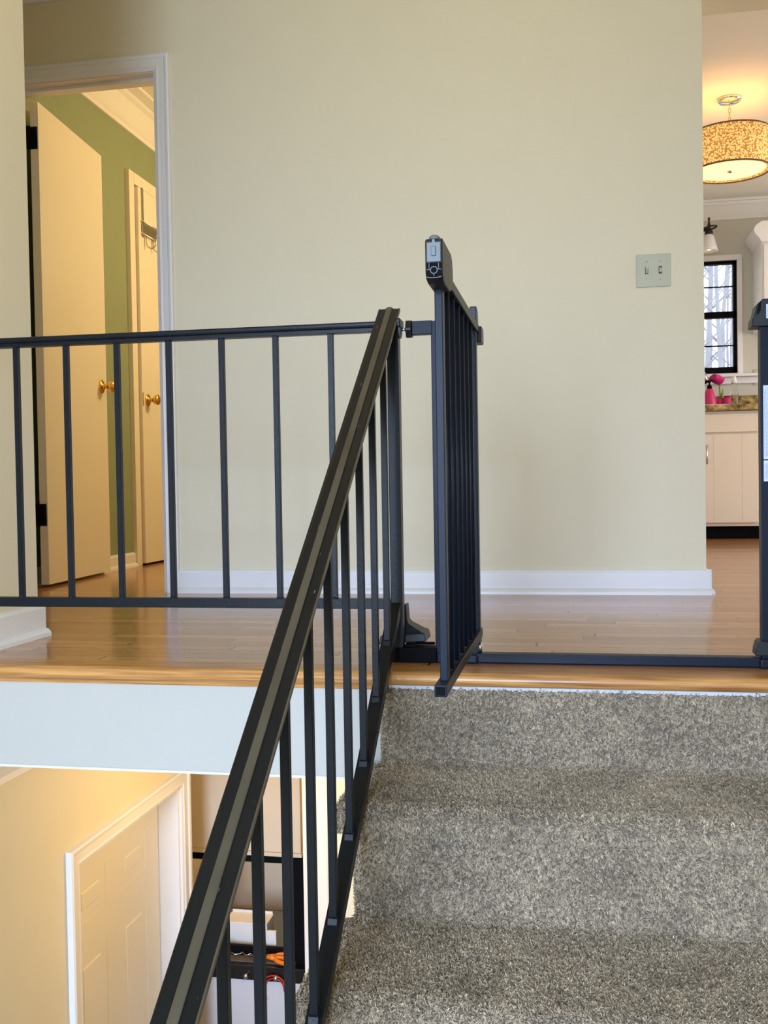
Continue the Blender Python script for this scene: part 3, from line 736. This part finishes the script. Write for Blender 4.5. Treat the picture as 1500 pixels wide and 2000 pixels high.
# threaded pads on the right wall
for z in (.742, .012):
    b = MB(); b.tube([(.412, 2.202, z+.001), (.47, 2.202, z+.001)], .004, 10); b.lathe([(.001, .47), (.019, .472), (.020, .4995), (.001, .4995)], (0, 2.202, z+.01), 'X', 20); b.build('wall_cup', 'greyp', g)

# ---------------------------------------------------------------- light switch
t = thing('light_switch', 'ivory double toggle light switch plate on the cream wall', 'light switch', (.286, YW, 1.13))
b = MB(); b.box(.2275, .3445, YW-.006, YW, 1.073, 1.187, bev=.003); pl = b.build('switch_plate', 'ivory', t)
for x in (.263, .309):
    b = MB(); b.box(x-.0055, x+.0055, YW-.0066, YW-.0055, 1.118, 1.143); b.build('toggle_slot', 'black', t)
    b = MB(); zz = 1.130; b.prism([(YW-.0062, zz-.010), (YW-.0062, zz+.010), (YW-.017, zz+(.009 if x < .28 else -.004)+.003), (YW-.017, zz+(.009 if x < .28 else -.004)-.004)], 'X', x-.0042, x+.0042); b.build('toggle', 'ivory', t, bevel=.0008)
    for z in (1.100, 1.160):
        b = MB(); b.lathe([(.001, 0), (.003, 0), (.003, -.0008), (.001, -.0012)], (x, YW-.006, z), 'Y', 10); b.build('screw', 'steel', t)

# ---------------------------------------------------------------- kitchen
# window
b = MB()
for (a0, a1, c0, c1) in ((.52, 1.196, 1.18, 1.226), (.52, 1.196, 1.975, 2.0), (.52, .548, 1.18, 2.0), (1.168, 1.196, 1.18, 2.0), (.52, 1.196, 1.585, 1.630)):
    b.box(a0, a1, 7.66, 7.71, c0, c1)
wn_ = b.build('window_1', 'black', kind=S)
b = MB(); b.box(.548, 1.168, 7.672, 7.684, 1.808, 1.817); b.box(.548, 1.168, 7.672, 7.684, 1.378, 1.387); b.box(.852, .860, 7.672, 7.684, 1.226, 1.975)
k = b.build('window_muntins', 'black'); k.parent = wn_
for (c0, c1) in ((1.226, 1.585), (1.630, 1.975)):
    b = MB(); b.box(.548, 1.168, 7.690, 7.694, c0, c1); k = b.build('window_pane', 'pane'); k.parent = wn_
b = MB()
b.box(1.192, 1.226, 7.632, 7.662, 1.17, 1.9965, bev=.003); b.box(.49, .524, 7.632, 7.662, 1.17, 1.9965, bev=.003); b.box(.49, 1.226, 7.632, 7.662, 1.997, 2.035, bev=.003)
b.box(.46, 1.367, 7.585, 7.665, 1.148, 1.170, bev=.004); b.box(.48, 1.332, 7.628, 7.66, 1.100, 1.148, bev=.004)
b.build('trim_14', 'white', kind=S)
# base cabinet
t = thing('base_cabinet', 'painted cream sink base cabinet under the granite counter', 'cabinet', (.86, 7.3, 0))
b = MB(); b.box(.44, 1.262, 7.05, 7.64, .088, .864); b.build('cabinet_body', 'cab', t, bevel=.002)
b = MB(); b.box(.44, 1.262, 7.115, 7.3, .001, .088); b.build('toe_kick', 'black', t)
b = MB(); b.box(.60, 1.222, 7.030, 7.05, .722, .845, bev=.003); b.build('drawer_front', 'cab', t)
b = MB(); b.box(.842, 1.222, 7.030, 7.05, .112, .708, bev=.003)
for x in (.94, 1.122): b.box(x, x+.003, 7.0292, 7.031, .118, .702)
cdr = b.build('cabinet_door', 'cab', t)
b = MB(); b.tube([(.892, 7.008, .508), (.892, 7.008, .638)], .006, 12); b.tube([(.892, 7.03, .53), (.892, 7.008, .53)], .004, 8); b.tube([(.892, 7.03, .616), (.892, 7.008, .616)], .004, 8)
subp('door_handle', b, 'nickel', cdr)
for z in (.63, .17):
    b = MB(); b.box(1.222, 1.234, 7.036, 7.05, z-.028, z+.028, bev=.001); b.build('hinge', 'nickel', t)
b = MB(); b.box(.46, .836, 7.030, 7.05, .112, .708, bev=.003); b.build('cabinet_door', 'cab', t)
t = thing('countertop', 'brown speckled granite countertop with short backsplash under the window', 'countertop', (1.0, 7.3, .87))
b = MB(); b.box(.435, 2.2, 7.0, 7.648, .866, .905, bev=.006); b.build('counter_slab', 'granite', t)
b = MB(); b.box(.435, 2.2, 7.625, 7.648, .9055, 1.012, bev=.003); b.build('backsplash', 'granite', t)
b = MB(); b.box(1.264, 2.2, 7.03, 7.64, .09, .864); b.box(1.264, 2.2, 7.1, 7.4, .001, .09); tag(b.build('corner_cabinet', 'cab'), 'cream cabinet at the right end of the counter behind the gate post', 'cabinet')
t = thing('kitchen_sink', 'white enamel sink rim set in the granite counter', 'sink', (.74, 7.2, .906))
b = MB(); b.box(.5, 1.03, 7.06, 7.085, .9055, .912, bev=.002); b.box(.5, 1.03, 7.40, 7.43, .9055, .912, bev=.002); b.box(1.005, 1.03, 7.085, 7.40, .9055, .912, bev=.002); b.box(.5, .525, 7.085, 7.40, .9055, .912, bev=.002); b.build('sink_rim', 'sink', t)
b = MB(); b.box(.526, 1.004, 7.086, 7.399, .9055, .9075); b.build('basin', 'greyp', t)
# faucet
t = thing('faucet', 'brushed nickel gooseneck faucet reaching over the sink', 'faucet', (.78, 7.5, .912))
b = MB(); b.tube([(.78, 7.48, .906), (.78, 7.48, 1.15)]+[(.852-.072*math.cos(a), 7.47-.03*(1-math.cos(a)), 1.15+.085*math.sin(a)) for a in [PI*j/12 for j in range(1, 11)]], .0125, 12); b.build('spout', 'nickel', t)
b = MB(); b.tube([(.914, 7.412, 1.175), (.926, 7.40, 1.145), (.940, 7.39, 1.098)], [.0145, .017, .020], 14); b.build('spray_head', 'nickel', t)
b = MB(); b.tube([(.940, 7.39, 1.098), (.943, 7.388, 1.092)], [.021, .021], 14); b.build('nozzle', 'black', t)
b = MB(); b.lathe([(.001, .906), (.03, .906), (.028, .93), (.018, .95), (.001, .95)], (.78, 7.48, 0), 'Z', 20); b.build('faucet_base', 'nickel', t)
t = thing('soap_pump', 'small nickel soap pump at the sink edge left of the pink bottle', 'pump', (.893, 7.48, .906))
b = MB(); b.lathe([(.001, 0), (.02, 0), (.018, .03), (.010, .045), (.009, .09), (.016, .095), (.016, .108), (.001, .110)], (.893, 7.48, .906), 'Z', 18); b.build('pump_body', 'nickel', t)
# pink soap dispenser
t = thing('soap_dispenser', 'hot pink conical soap dispenser with black pump', 'soap dispenser', (.955, 7.34, .906))
b = MB(); b.lathe([(.001, 0), (.047, 0), (.050, .006), (.046, .04), (.036, .09), (.026, .128), (.020, .136), (.001, .137)], (.955, 7.34, .906), 'Z', 26); b.build('bottle', 'pink', t)
b = MB(); b.lathe([(.001, .1365), (.017, .137), (.017, .155), (.011, .162), (.006, .165), (.006, .178), (.010, .180), (.010, .196), (.001, .198)], (.955, 7.34, .906), 'Z', 18); b.tube([(.955, 7.34, 1.097), (.970, 7.315, 1.10), (.976, 7.305, 1.093)], .005, 8); b.build('pump', 'black', t)
# pink cups and flower
for (x, y, r_, h, lb) in ((1.042, 7.46, .027, .078, 'small pink cup holding the flower brush beside the soap dispenser'), (1.088, 7.43, .024, .088, 'small pink cup with dark rim nearest the clear bottle')):
    b = MB(); b.lathe([(.001, 0), (r_*.9, 0), (r_, h), (r_-.003, h), (r_*.9-.003, .004), (.001, .004)], (x, y, .906), 'Z', 24, mi=0)
    if r_ < .026: b.tube([(x+r_*math.cos(2*PI*j/20), y+r_*math.sin(2*PI*j/20), .906+h) for j in range(20)], .0028, 6, closed=True, mi=1)
    tag(b.build('pink_cup', ['pink', 'black']), lb, 'cup')
t = thing('flower_brush', 'magenta rose shaped dish brush with green stem standing in a pink cup', 'brush', (1.042, 7.46, .911))
b = MB(); b.tube([(1.042, 7.46, .912), (1.043, 7.455, 1.0), (1.036, 7.45, 1.085)], .005, 8); b.tube([(1.042, 7.458, .96), (1.056, 7.45, 1.01), (1.060, 7.448, 1.05)], [.006, .008, .002], 8); b.build('stem', 'stem', t)
b = MB()
for lay, (rr_, hh, n_) in enumerate(((.046, .050, 7), (.034, .062, 6), (.022, .070, 5), (.011, .074, 4))):
    for j in range(n_):
        a0 = 2*PI*j/n_+lay*.5; vs = []
        for iu in range(6):
            for iv in range(5):
                u = iu/5; v = (iv/4-.5)*1.25*(2*PI/n_); rad = rr_*(math.sin(u*PI*.62)**.7)+.004; hz = hh*u
                a = a0+v; curl = .006*u*u*math.cos(v*3)
                vs.append((1.032+(rad+curl)*math.cos(a)-hz*.35, 7.445+(rad+curl)*math.sin(a)-hz*.2, 1.078+hz))
        b.poly(vs, [(iu*5+iv, iu*5+iv+1, iu*5+iv+6, iu*5+iv+5) for iu in range(5) for iv in range(4)])
fl = b.build('flower_head', 'pinkfl', t, fix=False)
# clear bottle
t = thing('plastic_bottle', 'clear plastic bottle with white cap standing on the granite counter', 'bottle', (1.135, 7.45, .906))
b = MB(); b.lathe([(.001, 0), (.029, 0), (.031, .006), (.030, .06), (.028, .10), (.024, .13), (.018, .165), (.014, .178), (.001, .179)], (1.138, 7.45, .906), 'Z', 24); b.build('bottle_body', 'clearp', t)
b = MB(); b.lathe([(.001, .179), (.021, .180), (.020, .200), (.014, .210), (.011, .228), (.007, .234), (.001, .235)], (1.138, 7.45, .906), 'Z', 20); b.build('cap', 'white', t)
# outlet
t = thing('wall_outlet', 'beige wall outlet plate above the backsplash right of the window', 'outlet', (1.34, 7.65, 1.15))
b = MB(); b.box(1.305, 1.375, 7.643, 7.65, 1.085, 1.2, bev=.002); b.build('outlet_plate', 'ivory', t)
for z in (1.12, 1.165):
    b = MB(); b.box(1.325, 1.355, 7.6415, 7.6432, z-.012, z+.012, bev=.001); b.build('receptacle', 'ivory', t)
# upper cabinet
t = thing('upper_cabinet', 'white wall cabinet with crown moulding right of the kitchen window', 'cabinet', (1.6, 7.45, 1.45))
b = MB(); b.box(1.300, 2.3, 7.31, 7.645, 1.45, 2.06); b.build('cabinet_body', 'white', t, bevel=.002)
b = MB(); b.prism([(1.300, 2.035), (1.292, 2.04), (1.285, 2.06), (1.262, 2.085), (1.250, 2.105), (1.248, 2.125), (1.262, 2.150), (1.30, 2.175), (2.3, 2.175), (2.3, 2.035)], 'Y', 7.27, 7.645); b.build('crown', 'white', t)
b = MB(); b.box(1.315, 1.80, 7.292, 7.31, 1.47, 2.02, bev=.003); b.build('cabinet_door', 'white', t)
# sconce over the window
t = thing('window_light_fixture', 'dark bronze wall light with frosted bell glass above the kitchen window', 'wall light', (.78, 7.6, 2.17))
b = MB(); b.tube([(.55, 7.45, 2.185), (.975, 7.45, 2.185)], .007, 10); b.tube([(.76, 7.45, 2.185), (.76, 7.64, 2.185)], .009, 10); b.lathe([(.001, 7.649), (.05, 7.648), (.045, 7.62), (.001, 7.618)], (.76, 0, 2.185), 'Y', 24); b.build('arm', 'bronze', t)
b = MB(); b.lathe([(.001, .09), (.006, .088), (.009, .075), (.005, .06), (.009, .045), (.012, .03), (.012, .0), (.026, -.008), (.028, -.032), (.001, -.034)], (.975, 7.45, 2.178), 'Z', 20)
b.tube([(.975+.052*math.cos(2*PI*j/28), 7.45+.052*math.sin(2*PI*j/28), 2.190+.010*math.cos(2*PI*j/28)) for j in range(28)], .0065, 8, closed=True); b.build('finial', 'bronze', t)
b = MB(); b.lathe([(.026, -.034), (.036, -.055), (.045, -.085), (.055, -.125), (.063, -.150), (.060, -.150), (.052, -.123), (.042, -.085), (.033, -.055), (.022, -.036)], (.975, 7.45, 2.178), 'Z', 28, cap=False); b.build('glass_shade', 'frost', t)
b = MB(); b.lathe([(.001, -.035), (.012, -.05), (.026, -.10), (.026, -.125), (.012, -.143), (.001, -.145)], (.975, 7.45, 2.178), 'Z', 18); b.build('bulb', 'diff', t)
# pendant
px_, py_ = .842, 5.6; zb, zt, R = 2.035, 2.232, .205
t = thing('pendant_lamp', 'drum pendant lamp with woven golden shade hanging from the kitchen ceiling', 'lamp', (px_, py_, 2.42))
b = MB(); b.lathe([(.001, TOP), (.062, TOP), (.062, TOP-.012), (.050, TOP-.022), (.012, TOP-.026), (.001, TOP-.027)], (px_, py_, 0), 'Z', 30); b.build('canopy', 'chrome', t)
b = MB()
for j in range(7):
    zc = TOP-.038-j*.025
    pts = [(px_+(.0055*math.cos(a) if j % 2 else 0), py_+(0 if j % 2 else .0055*math.cos(a)), zc+.016*math.sin(a)) for a in [2*PI*q/12 for q in range(12)]]
    b.tube(pts, .0017, 6, closed=True)
b.build('chain', 'brass', t)
b = MB(); b.lathe([(R, zb), (R, zt), (R-.003, zt), (R-.003, zb)], (px_, py_, 0), 'Z', 64, cap=False); b.build('lamp_shade', 'shade', t)
b = MB(); b.lathe([(R+.002, zt-.004), (R+.002, zt+.004), (R-.004, zt+.004), (R-.004, zt-.004)], (px_, py_, 0), 'Z', 64, cap=False); b.build('shade_rim', 'shaderim', t)
b = MB(); b.lathe([(R+.002, zb-.004), (R+.002, zb+.004), (R-.004, zb+.004), (R-.004, zb-.004)], (px_, py_, 0), 'Z', 64, cap=False); b.build('shade_rim', 'shaderim', t)
b = MB(); b.lathe([(.001, zb+.010), (.1, zb+.010), (R-.022, zb+.012), (R-.022, zb+.008), (.1, zb+.004), (.001, zb+.004)], (px_, py_, 0), 'Z', 48); b.build('diffuser', 'diff', t)
b = MB(); b.lathe([(R-.003, zb+.002), (R-.022, zb+.006), (R-.022, zb+.010), (R-.003, zb+.012)], (px_, py_, 0), 'Z', 64, cap=False); b.build('diffuser_ring', 'shade', t)
b = MB(); b.lathe([(.001, zb-.008), (.010, zb-.006), (.014, zb), (.014, zb+.005), (.001, zb+.006)], (px_, py_, 0), 'Z', 16); b.build('finial', 'nickel', t)
b = MB(); b.tube([(px_-R+.003, py_, zt-.02), (px_+R-.003, py_, zt-.02)], .003, 6); b.tube([(px_, py_-R+.003, zt-.02), (px_, py_+R-.003, zt-.02)], .003, 6); b.tube([(px_, py_, zb+.01), (px_, py_, zt+.015)], .004, 8); b.build('spider', 'brass', t)
light('pendant_bulb', 'POINT', (px_, py_-.02, 2.14), 3.6, (1.0, .58, .22), radius=.035)

# ---------------------------------------------------------------- outside
b = MB(); b.poly([(-30, 8.4, -1.2), (30, 8.4, -1.2), (30, 60, 6.5), (-30, 60, 6.5)], [(0, 1, 2, 3)]); b.build('ground_outside', 'litter', kind=S)
for i in range(18):
    y = 20+(i*7 % 18)*1.7; sx = y/7.69; x = (.52+.72*(i+random.random())/18)*sx; r0 = .035+random.random()*.05
    gz = -1.2+(y-8.4)*7.7/51.6; h = 9+random.random()*5
    lx = random.uniform(-.5, .5)
    pts = [(x+lx*k/6+.06*math.sin(k*1.7+i), y, gz-.3+h*k/6) for k in range(7)]
    b = MB(); b.tube(pts, [r0*(1-.12*k) for k in range(7)], 8)
    for q in range(8):
        k = random.uniform(.8, 4); z0 = gz-.3+h*k/6; xx = x+lx*k/6; s_ = random.choice((-1, 1)); l = random.uniform(.8, 2.2)
        b.tube([(xx, y, z0), (xx+s_*l*.5, y+.1, z0+l*.5), (xx+s_*l, y+.2, z0+l*1.3)], [r0*.4, r0*.25, .01], 6)
    tag(b.build('bare_tree', 'bark'), 'bare leafless winter tree in the woods seen through the kitchen window', 'tree', 'bare winter trees outside the kitchen window')
